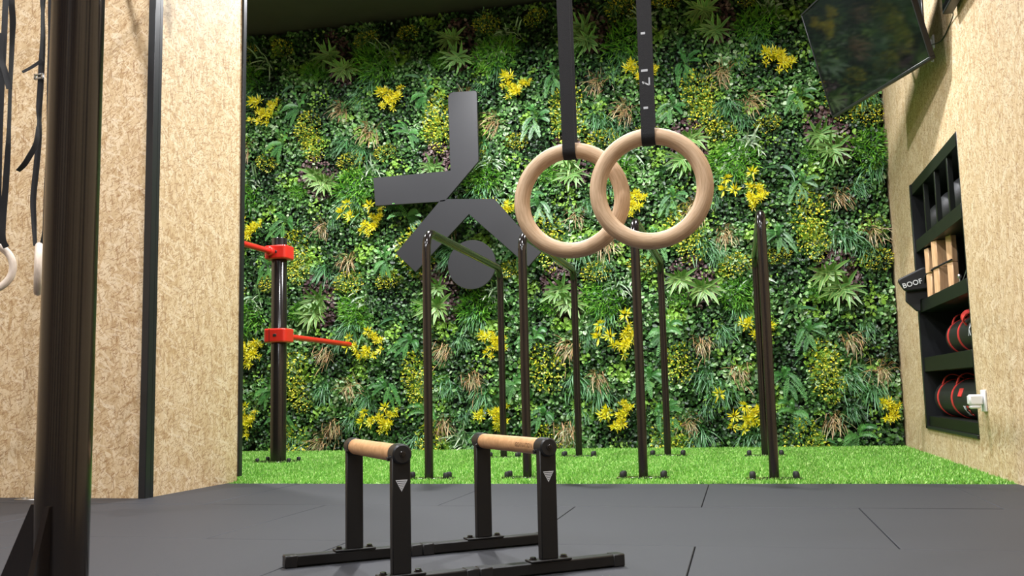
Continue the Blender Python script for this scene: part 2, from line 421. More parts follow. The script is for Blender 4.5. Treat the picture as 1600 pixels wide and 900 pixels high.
def v_flowers(nc):
    g = Leafs()
    for c in range(nc):
        ctr = np.array([random.gauss(0, .036), -.06, random.gauss(0, .030)]) if nc > 3 else np.array([random.gauss(0, .02), -.05, random.gauss(0, .02)])
        for i in range(24):
            d = hemi(.98, .1)
            col = random.choice([(.92, .84, .03), (.95, .88, .05), (.88, .72, .02), (.94, .92, .18)])
            g.strip(ctr+d*.012, d, np.cross(d, [random.uniform(-1, 1), .2, random.uniform(-1, 1)]), random.uniform(.026, .044), random.uniform(.0065, .010), .1, 2, jit(col, .12), jit(col, .12))
    return g
def v_bush(n, R, L, w, cols, droop=.3, spread=.9, Rz=None):
    g = Leafs(); Rz = Rz or R
    for i in range(n):
        a = random.uniform(0, 2*PI); r = math.sqrt(random.random())
        P = np.array([math.cos(a)*r*R, -.03-.05*(1-r*r)-random.uniform(0, .015), math.sin(a)*r*Rz])
        d = hemi(spread, .1)+np.array([math.cos(a)*r, 0, math.sin(a)*r])*.6
        c = random.choice(cols)
        g.strip(P, d, np.cross(d, [random.uniform(-1, 1), random.uniform(-1, 1), random.uniform(-1, 1)]), L*random.uniform(.7, 1.3), w*random.uniform(.7, 1.3), droop, 2, jit(c, .2), jit(c, .2))
    return g
def v_fern(nf, L, cols, lw=.045):
    g = Leafs()
    for f in range(nf):
        a = random.uniform(-.5, PI+.5) if f % 2 else random.uniform(0, 2*PI)
        d = np.array([math.cos(a)*.8, -.55, math.sin(a)*.8]); P = np.array([random.gauss(0, .02), -.02, random.gauss(0, .02)]); c = random.choice(cols)
        Lf = L*random.uniform(.75, 1.15); n = 15
        for i in range(n):
            t = i/n; d = d+np.array([0, 0, -.09]); d /= np.linalg.norm(d); P = P+d*Lf/n
            sd = np.cross(d, OUT+.2*U); sd /= np.linalg.norm(sd); wl = lw*math.sin(PI*(.12+.85*t))**.8
            for sg in (-1, 1):
                g.strip(P, sd*sg+d*.45, OUT+sd*sg*.5, wl*random.uniform(.8, 1.15), .0095, .15, 2, jit(c, .12), jit(c, .12))
        g.strip(P-d*Lf*.1, d, OUT, .01, .004, 0, 1, c)
    return g
def v_broad(n, L, w, cols):
    g = Leafs()
    for i in range(n):
        a = random.uniform(-.9, PI+.9); tl = random.uniform(.2, 1.0)
        d = np.array([math.cos(a)*math.cos(tl), -math.sin(tl), math.sin(a)*math.cos(tl)])
        nn = np.array([-math.cos(a)*math.sin(tl), -math.cos(tl), -math.sin(a)*math.sin(tl)]); c = random.choice(cols)
        g.strip((random.gauss(0, .015), -.02, random.gauss(0, .015)), d, nn, L*random.uniform(.7, 1.15), w*random.uniform(.8, 1.2), random.uniform(.6, 1.6), 7, jit(c), jit(c), .7, edge=jit(tuple(np.array(c)*1.25)))
    return g
G_dk, G_md, G_lt = (.03, .11, .035), (.07, .22, .05), (.20, .40, .16)
KINDS = {
 'yellow_flower_cluster': (M_flower, [lambda: v_flowers(10), lambda: v_flowers(9), lambda: v_flowers(11)]),
 'small_yellow_flower': (M_flower, [lambda: v_flowers(3), lambda: v_flowers(4)]),
 'dry_grass_tuft': (M_leaf, [lambda: v_tuft(64, .19, .0068, [(.22, .30, .10), (.34, .25, .10), (.42, .22, .09)], [(.62, .46, .27), (.55, .31, .15), (.60, .52, .30)], 1.5)]*3),
 'grass_tuft': (M_leaf, [lambda: v_tuft(84, .20, .0072, [G_md, (.05, .17, .06)], [(.13, .36, .13), (.24, .47, .26)], 1.5)]*3),
 'spider_plant': (M_leaf, [lambda: v_tuft(24, .21, .015, [(.16, .34, .14)], [(.62, .72, .54), (.46, .60, .38)], 1.1)]*3),
 'dracaena_rosette': (M_leaf, [lambda: v_rosettes(2, 12, .19, .030, (.08, .24, .05), (.32, .46, .14), .08), lambda: v_rosettes(2, 13, .18, .028, (.07, .23, .05), (.28, .43, .13), .10)]),
 'bright_grass_bush': (M_leaf, [lambda: v_bush(380, .20, .075, .009, [(.14, .38, .03), (.21, .48, .05), (.08, .28, .03)], Rz=.14)]*2),
 'yellow_leaf_shrub': (M_leaf, [lambda: v_bush(300, .13, .022, .013, [(.72, .70, .07), (.85, .78, .07), (.48, .54, .07), (.20, .36, .05)], Rz=.17)]*2),
 'golden_leaf_shrub': (M_leaf, [lambda: v_bush(230, .15, .024, .012, [(.68, .62, .06), (.78, .68, .05), (.36, .44, .06), (.18, .30, .04)], Rz=.10)]*2),
 'fern': (M_leaf, [lambda: v_fern(8, .21, [(.05, .19, .04), (.09, .28, .06)], .028)]*2),
 'broad_leaf_fern': (M_leaf, [lambda: v_broad(4, .17, .026, [(.05, .15, .06), (.09, .23, .11)])]*2),
}
protos = {}
def plant(kind, x, z, sc=1.0, rot=None):
    if z < .03 or z > CEIL-.06 or x < -4.98 or x > XR-.06: return
    for (bx, bz, br) in BLOCK:
        if abs(x-bx) < br and abs(z-bz) < br: return
    m, fs = KINDS[kind]; i = random.randrange(len(fs)); key = (kind, i)
    if key not in protos:
        o = fs[i]().build(kind, m, wall); protos[key] = o
    else:
        o = protos[key].copy(); COL.objects.link(o)
    s_ = sc*random.uniform(.9, 1.15); o.scale = (s_*(1 if random.random() < .5 else -1), s_, s_)
    o.location = (x, -.06, z); o.rotation_euler = (0, random.gauss(0, .25) if rot is None else rot, 0)
BLOCK = []
PX = .0062
RECIPE = [('yellow_flower_cluster', 2, -2, 1.15), ('small_yellow_flower', -18, 14, 1.5), ('yellow_flower_cluster', 10, 7, .8), ('small_yellow_flower', -2, -9, .9),
 ('dry_grass_tuft', -80, -5, 1.0), ('dry_grass_tuft', -38, -50, 1.0), ('yellow_leaf_shrub', 76, -34, 1.15), ('yellow_leaf_shrub', 82, -64, 1.0),
 ('dracaena_rosette', -84, 68, 1.05), ('dracaena_rosette', -96, 92, .95), ('spider_plant', -2, 80, 1.05), ('bright_grass_bush', -25, 58, 1.0),
 ('grass_tuft', -28, 36, 1.0), ('golden_leaf_shrub', -36, 100, 1.0), ('golden_leaf_shrub', 30, 108, .8), ('fern', 62, 8, 1.0), ('grass_tuft', -76, -56, 1.0),
 ('broad_leaf_fern', 46, 40, 1.0), ('fern', 32, -56, .95), ('broad_leaf_fern', 60, -28, .85), ('grass_tuft', -50, -80, .8), ('bright_grass_bush', 88, 60, .6), ('grass_tuft', -55, 10, .7)]
ROWS = [(.94, [-4.61, -3.375, -2.153, -.977, .207, 1.40], .52, 9), (2.15, [-4.64, -3.37, -2.10, -.877, .184, 1.40], -9, 9),
        (3.35, [-4.49, -3.163, -1.917, -.689, .462, 1.62], -9, 9), (.26, [-4.67, -3.25, -2.15, -1.03, .045, 1.25], -9, .52), (4.55, [-4.3, -3.1, -1.9, -.7, .5], -9, 9)]
DRAC = []
for (zc, xs, zlo, zhi) in ROWS:
    for xc in xs:
        for kind, ox, oz, sc in RECIPE:
            x = xc+ox*PX+random.gauss(0, .018); z = zc+oz*PX+random.gauss(0, .018)
            if z < zlo or z > zhi: continue
            if kind == 'dracaena_rosette': DRAC.append((x, z))
            if len(DRAC) and zc == .26 and 'flower' in kind and xc < -4.9: continue
            plant(kind, x, z, sc)
# a few extra ferns and tufts along the foot of the wall
for x, k in [(-4.2, 'grass_tuft'), (-3.9, 'dry_grass_tuft'), (-2.9, 'grass_tuft'), (-2.5, 'spider_plant'), (-2.3, 'grass_tuft'), (-1.5, 'spider_plant'), (-.35, 'grass_tuft'), (.1, 'grass_tuft'), (.95, 'fern'), (.6, 'broad_leaf_fern')]:
    plant(k, x, .09, 1)

# small round leaves all over
NL = 105000
lx = rng.uniform(-5.1, XR-.02, NL); lz = rng.uniform(.01, CEIL-.02, NL)
def vn(x, z, f, ph): return (np.sin(x*f+ph)+np.sin(z*f*1.1+ph*2)+np.sin((x+z)*f*.73+ph*3)+np.sin((x-z)*f*.81+ph*.7))/4
n1 = vn(lx, lz, 9, 1.3); n2 = vn(lx, lz, 15, 4.1)+.3*vn(lx, lz, 40, 2.)
ly = -.035-.05*rng.uniform(0, 1, NL)-.03*(vn(lx, lz, 22, .5)+.5)
R = rng.uniform(.011, .020, NL)*(1+.25*n1)
dr = np.full(NL, 9.)
for (x, z) in DRAC: dr = np.minimum(dr, np.hypot(lx-x-.02, (lz-z)*.9))
purple = (dr < .17) & (rng.uniform(0, 1, NL) < .75)
pal = np.array([(.018, .055, .016), (.05, .145, .03), (.16, .35, .09), (.44, .60, .34), (.24, .45, .06)])  # leaf greens; the palest also paint highlight spots into the foliage
pi_ = np.clip((n1*1.5+rng.normal(0, .85, NL)+1.45), 0, 3.49).astype(int)
pi_ = np.where((n2 > .35) & (pi_ > 0), 4, pi_)
lc = pal[pi_]*rng.uniform(.75, 1.25, (NL, 1))
pc = np.array([(.075, .035, .045), (.13, .075, .08), (.20, .14, .13)])[rng.choice(3, NL)]
lc[purple] = pc[purple]*1.1
th = rng.normal(0, .55, NL); ph = rng.normal(.35, .5, NL)
nx = np.sin(th); nz = np.sin(ph)*np.cos(th); ny = -np.cos(th)*np.cos(ph)
Nn = np.c_[nx, ny, nz]; T = np.cross(Nn, [0, 0, 1.0]); T /= np.linalg.norm(T, axis=1)[:, None]; B = np.cross(Nn, T)
rr = rng.uniform(0, 2*PI, NL); A1 = T*np.cos(rr)[:, None]+B*np.sin(rr)[:, None]; A2 = np.cross(Nn, A1)
P = np.c_[lx, ly, lz]; V = np.zeros((NL, 6, 3))
for k, (a_, b_, c_) in enumerate([(1.25, 0, 0), (.35, .8, .18), (-.6, .75, .18), (-1.0, 0, 0), (-.6, -.75, .18), (.35, -.8, .18)]):
    V[:, k] = P+(A1*a_+A2*b_+Nn*c_)*R[:, None]
base = np.arange(NL)*6
F = np.stack([np.stack([base+0, base+1, base+2, base+3], 1), np.stack([base+0, base+3, base+4, base+5], 1)], 1).reshape(-1, 4)
V[:, :, 0] = np.minimum(V[:, :, 0], XR-.004); V[:, :, 2] = np.clip(V[:, :, 2], .001, CEIL-.003)
o = tri_mesh('small_leaf_foliage', V.reshape(-1, 3), F, np.repeat(lc, 6, 0), M_leaf, wall); tag(o, kind='stuff')

# ================================================================== handstand figure sign
sg = empty('handstand_figure_sign', (-2.45, 8.28, 2.3), 'flat charcoal cut-out of a person doing a handstand, mounted on the plant wall', 'wall sign')
def signpart(name, poly, d=.03, y=8.13):
    m = MB(); m.prism([(x+2.45, z-2.3) for x, z in poly], d, Matrix(((1, 0, 0, 0), (0, 0, 1, 0), (0, 1, 0, 0), (0, 0, 0, 1))))
    o = m.build(name, M_sign, sg, (0, y-8.28, 0)); bv = o.modifiers.new('b', 'BEVEL'); bv.width = .003; bv.segments = 1; bv.limit_method = 'ANGLE'
    return o
signpart('legs', [(-2.512, 3.24), (-2.507, 3.27), (-2.49, 3.293), (-2.46, 3.300), (-2.252, 3.294), (-2.238, 3.288), (-2.231, 3.272), (-2.226, 2.623), (-2.558, 2.27), (-3.239, 2.275), (-3.259, 2.546), (-2.499, 2.556)][::-1])
signpart('arms', [(-2.600, 2.285), (-2.53, 2.291), (-2.085, 2.262), (-1.659, 1.751), (-1.783, 1.623), (-2.327, 2.134), (-2.847, 1.627), (-3.04, 1.816)])
signpart('head', [(-2.310+.226*math.cos(t*2*PI/48), 1.670+.226*math.sin(t*2*PI/48)) for t in range(48)])
for x, z in ((-2.4, 3.0), (-2.4, 2.5), (-3.0, 2.42), (-2.75, 1.9), (-2.2, 2.2), (-1.9, 1.85), (-2.31, 1.67)): MB().cyl((x+2.45, -.12, z-2.3), (x+2.45, .19, z-2.3), .012, 10).build('standoff', M_trim, sg)

# ================================================================== dip bars
def bolt_cap(parent, x, y, z=0, r=.017, h=.032):
    MB().lathe([(r*.9, 0), (r, .004), (r, h*.75), (r*.7, h), (0, h)], 14, Matrix.Translation((x, y, z))).build('bolt_cap', M_rubberb, parent)
def dip_bar(X, Y0, Y1, H, label):
    g = empty('dip_bar', (X, (Y0+Y1)/2, 0), label, 'dip bar', 'black U-shaped dip bars on the turf')
    h = (Y1-Y0)/2; r = .0265; br = .11; zt = H-r
    pts = [(0, -h, .006)]
    pts += [(0, -h+br-br*math.cos(t), zt-br+br*math.sin(t)) for t in np.linspace(0, PI/2, 9)]
    pts += [(0, h-br+br*math.sin(t), zt-br+br*math.cos(t)) for t in np.linspace(0, PI/2, 9)]
    pts += [(0, h, .006)]
    MB().tube(pts, r, 24).build('bent_tube', M_pipe, g)
    for s in (-1, 1):
        MB().box(-.15, .15, s*h-.055, s*h+.055, 0, .008, .002).build('base_plate', M_pipe, g)
        for bx in (-.115, .115):
            for by in (-.032, .032): bolt_cap(g, bx, s*h+by, .008)
    return g
dip_bar(-1.826, 5.42, 7.257, 1.526, 'glossy black U-shaped dip bar farthest left, in front of the round sign head')
dip_bar(-1.238, 5.483, 7.32, 1.488, 'glossy black U-shaped dip bar second from left, below the farther wooden ring')
dip_bar(-.556, 5.462, 7.352, 1.522, 'glossy black U-shaped dip bar third from left, below the nearer wooden ring')
dip_bar(.162, 5.398, 7.268, 1.512, 'glossy black U-shaped dip bar farthest right, near the strand board wall')

# ================================================================== red push-up bar post
rx, ry = -3.58, 6.90
rp_ = empty('push_up_bar_post', (rx, ry, 0), 'thick black round post with red clamps and red push-up bars at two heights', 'exercise post')
MB().lathe([(.0625, .008), (.0625, 1.786), (.058, 1.792), (0, 1.792)], 32).build('post', M_pipe, rp_)
MB().box(-.16, .16, -.12, .12, 0, .009, .002).build('base_plate', M_pipe, rp_)
for bx in (-.135, .135):
    for by in (-.085, .085): bolt_cap(rp_, bx, by, .009, .016, .026)
def rounded_poly(hx, hy, r, n=6):
    P = []
    for cx, cy, a0 in ((hx-r, hy-r, 0), (-hx+r, hy-r, PI/2), (-hx+r, -hy+r, PI), (hx-r, -hy+r, 1.5*PI)):
        for k in range(n+1): t = a0+PI/2*k/n; P.append((cx+r*math.cos(t), cy+r*math.sin(t)))
    return P
def clamp(z, rot):
    m = MB(); m.prism(rounded_poly(.097, .085, .03), .112, Matrix.Translation((0, 0, z-.056)) @ Matrix.Rotation(rot, 4, 'Z'))
    o = m.build('clamp', M_red, rp_); bv = o.modifiers.new('b', 'BEVEL'); bv.width = .012; bv.segments = 3; bv.limit_method = 'ANGLE'; bv.angle_limit = 1.0
    MB().box(-.043, -.040, -.0865, -.08, z-.052, z+.052, M=Matrix.Rotation(rot, 4, 'Z')).box(-.010, .022, -.087, -.08, z-.012, z+.012, .003, M=Matrix.Rotation(rot, 4, 'Z')).build('clamp_slot', M_dark, o)
    return o
clamp(1.672, .0); clamp(1.0, .0)
MB().cyl((-.03, -.08, 1.675), (-.05, -1.55, 1.675), .023, 20).cyl((-.03, -.07, 1.675), (-.031, -.125, 1.675), .036, 20, .008).build('push_up_bar', M_red, rp_)
MB().cyl((.02, .08, 1.0), (.085, 1.22, .985), .023, 20).cyl((.02, .07, 1.0), (.023, .11, 1.0), .036, 20, .008).build('push_up_bar', M_red, rp_)

# ================================================================== parallettes
def hatch_logo(M):
    m = MB(); n = 6
    for i in range(n):
        z1_ = -i*.0047; z0_ = z1_-.0030; w1 = .0165*(1+z1_/.030); w0 = .0165*(1+z0_/.030)
        m.add([(-w1, 0, z1_), (w1, 0, z1_), (max(w0, .0006), 0, z0_), (-max(w0, .0006), 0, z0_)], [(0, 3, 2, 1)], M)
    for s in (-1, 1):
        m.add([(s*.0165, 0, 0), (s*.0150, 0, 0), (0, 0, -.0275), (0, 0, -.030)], [(0, 1, 2, 3)], M)
    return m
TH = math.radians(-52.5); PS = .497; HZ = .343
def parallette(ax, ay, label, mark, Lr=.2115):
    # local X: along the handle, local Y: along the feet
    g = empty('parallette', (ax, ay, 0), label, 'parallette', 'black parallettes with wooden handles', TH)
    L = .2115
    for s in (-1, 1):
        x = s*(PS/2-.0125)
        MB().box(x-.02, x+.02, -L+.03, Lr-.03, .003, .034, .003).build('foot_tube', M_satin, g)
        for e in (-1, 1):
            q = Lr if e > 0 else -L
            MB().box(x-.0215, x+.0215, q-(.038 if e > 0 else 0), q+(.038 if e < 0 else 0), .0, .0355, .003).build('foot_cap', M_plastic, g)
        MB().box(x-.0225, x+.0225, -.062, .062, .034, .0395, .0015).build('base_plate', M_satin, g)
        for e in (-1, 1):
            MB().cyl((x, e*.047, .039), (x, e*.047, .047), .0085, 6, .001, False).cyl((x, e*.047, .039), (x, e*.047, .041), .011, 16).build('bolt', M_pipe, g)
        up_ = MB().box(x-.0125, x+.0125, -.025, .025, .039, HZ-.008, .002).build('upright', M_satin, g)
        if s > 0:
            hatch_logo(Matrix.Translation((x+.0129, 0, HZ-.066)) @ Matrix.Rotation(PI/2, 4, 'Z')).build('triangle_logo', M_print, up_)
        cp = MB().cyl((x-.030, 0, HZ), (x+.022, 0, HZ), .0262, 32, .004).build('end_cap', M_plastic, g)
        MB().cyl((x+s*.021, 0, HZ), (x+s*.0265, 0, HZ), .008, 12, .001).cyl((x+s*.0265, 0, HZ), (x+s*.030, 0, HZ), .0045, 6).build('bolt', M_pipe, cp)
        MB().cyl((x-s*.018, -.022, HZ-.012), (x-s*.018, -.030, HZ-.014), .006, 10, .001).build('bolt', M_pipe, cp)
    d = MB().cyl((-PS/2+.03, 0, HZ), (PS/2-.04, 0, HZ), .0235, 36, .001).build('handle', M_dowel, g)
    if not mark: return g
    tx = bpy.data.curves.new('wordmark', 'FONT'); tx.body = mark; tx.size = .0175; tx.extrude = .0002; tx.space_character = 1.12
    to = bpy.data.objects.new('wordmark', tx); COL.objects.link(to)
    dg = bpy.context.evaluated_depsgraph_get(); me = bpy.data.meshes.new_from_object(to.evaluated_get(dg)); bpy.data.objects.remove(to)
    # wrap the letters round the dowel
    for v in me.vertices:
        x, y = v.co.x, v.co.y
        a_ = math.radians(-8)+ (y/.0235); rr_ = .0241+v.co.z*.3
        v.co = Vector((x+.080, -rr_*math.cos(a_), HZ+rr_*math.sin(a_)))
    me.materials.clear(); me.materials.append(M_engr)
    wo = bpy.data.objects.new('wordmark', me); COL.objects.link(wo); wo.parent = d
    return g
parallette(-1.013, 2.532, 'black parallette with wooden handle, the left one of the pair', '')
c, s = math.cos(TH+PI/2), math.sin(TH+PI/2)
parallette(-1.013+c*.423, 2.532+s*.423, 'black parallette with wooden handle, the right one, dark wordmark near its front end', 'GORNATION', .231)

# ================================================================== pull-up rig with big post
RA = math.radians(11.6); PXY = Vector((-1.247, 1.551))
rig = empty('pull_up_rig', (PXY.x, PXY.y, 0), 'thick glossy black steel post with triangular gussets at left foreground', 'pull-up rig', rz=RA)
BZ = 2.48
MB().lathe([(.0488, .008), (.0488, BZ+.1), (0, BZ+.1)], 48).build('post', M_pipe, rig)
MB().box(-.2, .2, -.2, .2, 0, .01, .002).build('base_plate', M_pipe, rig)
for ang in (-90, 180, 100):
    A = Matrix.Rotation(math.radians(ang), 4, 'Z') @ Matrix.Rotation(PI/2, 4, 'X') @ Matrix.Translation((0, 0, -.005))
    MB().prism([(.045, .01), (.17, .01), (.17, .03), (.058, .305), (.045, .305)], .010, A).build('gusset', M_pipe, rig)
    
for ax_ in (-.16, .16):
    for ay_ in (-.16, .16): bolt_cap(rig, ax_, ay_, .01, .014, .02)
beam_len = (XR-PXY.x)/math.cos(RA)-.006
MB().cyl((.04, 0, BZ), (beam_len-.012, 0, BZ), .022, 24).build('pull_up_bar', M_pipe, rig)
MB().cyl((beam_len-.02, 0, BZ), (beam_len-.01, 0, BZ), .07, 24).build('wall_flange', M_pipe, rig)

# ================================================================== wooden rings in front
def torus(R_, r_, mat_, name='gymnastic_ring', nu=72, nv=20):
    m = MB(); vs = []; fs = []
    for i in range(nu):
        a = 2*PI*i/nu
        for j in range(nv):
            b = 2*PI*j/nv; vs.append(((R_+r_*math.cos(b))*math.cos(a), r_*math.sin(b), (R_+r_*math.cos(b))*math.sin(a)))
    for i in range(nu):
        for j in range(nv):
            fs.append((i*nv+j, ((i+1) % nu)*nv+j, ((i+1) % nu)*nv+(j+1) % nv, i*nv+(j+1) % nv))
    m.add(vs, fs, None, True); return m.build(name, mat_)
RR, rr_ = .1015, .016
def hang_ring(x, y, z, rz, label, grp, m=M_ring):
    o = torus(RR, rr_, m); o.location = (x, y, z); o.rotation_euler = (0, 0, rz); return tag(o, label, 'gymnastic ring', grp)
RG = 'wooden gymnastic rings hanging from the front bar'
x1, y1_, z1 = -.146, 1.770, .874
x2, y2_, z2 = -.309, 1.828, .874
hang_ring(x1, y1_, z1, .0, 'nearer pale wooden gymnastic ring, overlapping in front, on a strap with white marks', RG)
hang_ring(x2, y2_, z2, .0, 'farther pale wooden gymnastic ring, partly behind the other, on a plain black strap', RG)
def beamY(x): return PXY.y + (x-PXY.x)*math.tan(RA)
def strap_loop(x, y, z, label, lean=0, group=None):
    # a closed loop of webbing: round the ring's tube, up both sides to the bar, round the bar
    w = .0255; zt = z+RR; rl = rr_+.0015; yb = beamY(x+lean); rb = .0235
    path = [(x, y-rl*math.cos(t), zt-rl*math.sin(t)) for t in np.linspace(0, PI, 12)]
    path += [(x+lean*k, y+rl+(yb+rb-y-rl)*k, zt+(BZ-zt)*k) for k in (.1, .5, .9)]
    path += [(x+lean, yb+rb*math.cos(t), BZ+rb*math.sin(t)) for t in np.linspace(0, PI, 12)]
    path += [(x+lean*k, y-rl+(yb-rb-y+rl)*k, zt+(BZ-zt)*k) for k in (.9, .5, .1)]
    path.append(path[0])
    g = MB().ribbon(path, [w]*len(path), [(1, 0, 0)]*len(path), .0022).build('ring_strap', M_strap)
    return tag(g, label, 'strap', group)
SG = 'black webbing straps of the front rings'
s1 = strap_loop(x1, y1_, z1, 'black strap with white measuring marks holding the nearer wooden ring', 0, SG)
strap_loop(x2, y2_, z2, 'plain black strap holding the farther wooden ring', .0, SG)
# measuring marks printed on the nearer strap
def yfront(z): k = (z-(z1+RR))/(BZ-z1-RR); return y1_-rr_-.0015+(beamY(x1)-.0235-y1_+rr_+.0015)*k-.0016
def mark(z, w, h, dx=-.002, skew=0): 
    m = MB(); y = yfront(z)
    m.add([(x1+dx-w/2, y, z-h/2), (x1+dx+w/2, y, z-h/2+skew), (x1+dx+w/2, y, z+h/2+skew), (x1+dx-w/2, y, z+h/2)], [(0, 1, 2, 3)])
    return m
m_ = MB()
for z, w, h in ((1.246, .0125, .0045), (1.174, .0085, .0045), (1.100, .0125, .0045), (1.0265, .0085, .0045)):
    mark(z, w, h).build('measuring_mark', M_print, s1)
z7 = 1.077; y7 = yfront(z7)
def seg(a, b, t):
    a = Vector((x1+a[0], y7, z7+a[1])); b = Vector((x1+b[0], y7, z7+b[1])); d = (b-a).normalized(); n = Vector((-d.z, 0, d.x))*t/2
    m_.add([a-n, b-n, b+n, a+n], [(0, 1, 2, 3)])
seg((.0065, .0085), (.0065, -.0065), .0028); seg((.0065, -.0065), (-.007, .001), .0028); seg((-.001, -.001), (-.006, -.003), .002)
m_.build('measuring_number', M_print, s1)

# ================================================================== far rings by the partition
wb = empty('wall_mounted_bar', (-3.0, YP, 2.75), 'black ring bar fixed high on the strand board partition', 'bar')
MB().cyl((-.25, -1.02, 0), (.32, -1.02, 0), .02, 20).build('bar', M_pipe, wb)
for x in (-.22, .26):
    MB().tube([(x, -.004, .1), (x, -.9, .06), (x, -1.02, 0)], .016, 12).build('bracket_arm', M_pipe, wb)
    MB().box(x-.05, x+.05, -.008, 0, .02, .18, .002).build('wall_plate', M_pipe, wb)
BG = 'pale wooden rings hanging by the partition'
hang_ring(-2.953, 3.473, 1.081, math.radians(129.5), 'pale wooden ring seen edge-on beside the thick black post', BG, M_ringp)
hang_ring(-3.165, 3.415, 1.092, math.radians(28), 'pale wooden ring cut off by the left edge of the photo', BG, M_ringp)
CAMR = Vector((.972, .234, 0)); DIR = Vector((-.65, .76, 0))
def fstrap(name, runs, label):
    g = empty(name, runs[0][0][0], label, 'strap', 'black webbing straps of the far rings'); o0 = Vector(runs[0][0][0])
    for (pts, ws, tw, nm) in runs:
        P = [Vector(p)-o0 for p in smooth_path(pts, 5)]; Wd = interp(ws, 5); T = interp(tw, 5)
        sd = [CAMR*math.cos(t)+Vector((-.234, .972, 0))*math.sin(t) for t in T]
        MB().ribbon(P, Wd, sd, .002).build(nm, M_strap, g)
    return g
w_ = .025
fstrap('ring_strap', [
 ([(-2.953+.004, 3.444, 1.178), (-2.948, 3.436, 1.231), (-2.948, 3.43, 1.286), (-2.946, 3.419, 1.383), (-2.926, 3.408, 1.521), (-2.909, 3.397, 1.645), (-2.907, 3.393, 1.72), (-2.903, 3.384, 1.77), (-2.894, 3.377, 1.853), (-2.889, 3.372, 1.902), (-2.872, 3.356, 2.073), (-2.867, 3.344, 2.184), (-2.859, 3.333, 2.295), (-2.84, 3.326, 2.77)],
  [w_]*14, [1.45, 1.3, 1.1, .8, .7, 1.0, 1.35, .9, .35, .3, 1.2, 1.45, .9, 1.5], 'webbing'),
 ([(-2.907, 3.39, 1.69), (-2.913, 3.385, 1.615), (-2.943, 3.38, 1.555), (-2.966, 3.378, 1.522), (-2.992, 3.375, 1.498)], [w_]*5, [1.3, 1.1, .9, .9, 1.3], 'loose_end'),
 ([(-2.930, 3.46, 1.178), (-2.912, 3.455, 1.244), (-2.903, 3.448, 1.327), (-2.893, 3.437, 1.437), (-2.880, 3.424, 1.575), (-2.870, 3.41, 1.713), (-2.858, 3.39, 1.907), (-2.845, 3.374, 2.073), (-2.832, 3.351, 2.294), (-2.80, 3.335, 2.77)],
  [w_]*10, [1.4, 1.2, .9, .8, 1.0, 1.1, .8, .6, .5, 1.2], 'webbing'),
 ([(-2.957, 3.34, 1.925), (-2.911, 3.35, 1.95), (-2.869, 3.355, 1.977)], [.012, .014, .014], [0, 0, 0], 'loose_end')],
 'twisted black strap with a metal buckle holding the edge-on ring')
bk = MB().box(-.022, .022, -.006, .006, -.010, -.002, .001).box(-.022, .022, -.006, .006, .008, .014, .001).box(-.022, -.015, -.006, .006, -.01, .014).box(.015, .022, -.006, .006, -.01, .014).build('buckle', M_steel)
bk.parent = [o for o in bpy.data.objects if o.get('label', '').startswith('twisted black strap')][0]
bk.location = Vector((-2.890, 3.362, 1.903))-Vector(bk.parent.location)
s1o = fstrap('ring_strap', [
 ([(-3.075, 3.42, 1.175), (-3.083, 3.405, 1.215), (-3.077, 3.397, 1.303), (-3.06, 3.385, 1.441), (-3.045, 3.373, 1.579), (-3.034, 3.362, 1.69), (-3.021, 3.346, 1.855), (-3.002, 3.325, 2.076), (-2.996, 3.317, 2.159), (-2.997, 3.307, 2.242), (-3.02, 3.326, 2.4), (-3.03, 3.332, 2.77)],
  [w_]*12, [.6, .4, .3, .5, 1.0, 1.45, 1.5, 1.1, .5, .7, .9, 1.3], 'webbing'),
 ([(-3.100, 3.40, 1.19), (-3.098, 3.39, 1.331), (-3.090, 3.376, 1.469), (-3.078, 3.36, 1.635), (-3.062, 3.341, 1.828), (-3.050, 3.331, 2.022), (-3.045, 3.326, 2.188), (-3.045, 3.326, 2.77)],
  [w_]*8, [.8, .6, .3, .2, .2, .1, .1, .2], 'webbing'),
 ([(-3.047, 3.31, 2.10), (-3.047, 3.31, 1.994), (-3.028, 3.315, 1.939), (-3.017, 3.323, 1.888), (-3.010, 3.329, 1.852)], [w_]*5, [.3, .5, .7, .7, .7], 'loose_end')],
 'black strap with a loose end holding the ring at the left edge')

# floor anchor at the partition foot
an = MB().box(-.06, .06, -.028, .028, 0, .006, .002).lathe([(.016, .006), (.016, .014), (0, .014)], 12, Matrix.Translation((-.02, 0, 0))).build('floor_anchor', M_steel)
an.location = (-3.63, 4.25, 0); tag(an, 'small steel anchor plate on the floor at the foot of the partition', 'anchor plate')

# ================================================================== television
TC = Vector((.901, 6.529, 2.867)); tn = Vector((-.926, -.274, -.261)).normalized()
BL, BR, TL = Vector((.784, 7.272, 2.505)), Vector((1.214, 5.889, 2.433)), Vector((.589, 7.17, 3.302))
ex = (BR-BL).normalized(); ez = (TL-BL); ez = (ez-ex*ez.dot(ex)).normalized(); ey = ez.cross(ex)   # ey points behind the screen
TM = Matrix(((ex.x, ey.x, ez.x, TC.x), (ex.y, ey.y, ez.y, TC.y), (ex.z, ey.z, ez.z, TC.z), (0, 0, 0, 1)))
tv = empty('television', (0, 0, 0), 'large dark flat television tilted down on its mount at the upper right wall', 'television'); tv.matrix_world = TM
w2, h2 = .725, .4125
MB().box(-w2+.012, w2-.012, -.002, .004, -h2+.018, h2-.012).build('screen', M_screen, tv)
m = MB()
m.box(-w2, w2, -.006, .028, -h2, -h2+.018, .002); m.box(-w2, w2, -.006, .028, h2-.012, h2, .002)
m.box(-w2, -w2+.012, -.006, .028, -h2+.018, h2-.012, .001); m.box(w2-.012, w2, -.006, .028, -h2+.018, h2-.012, .001)
m.build('bezel', M_plastic, tv)
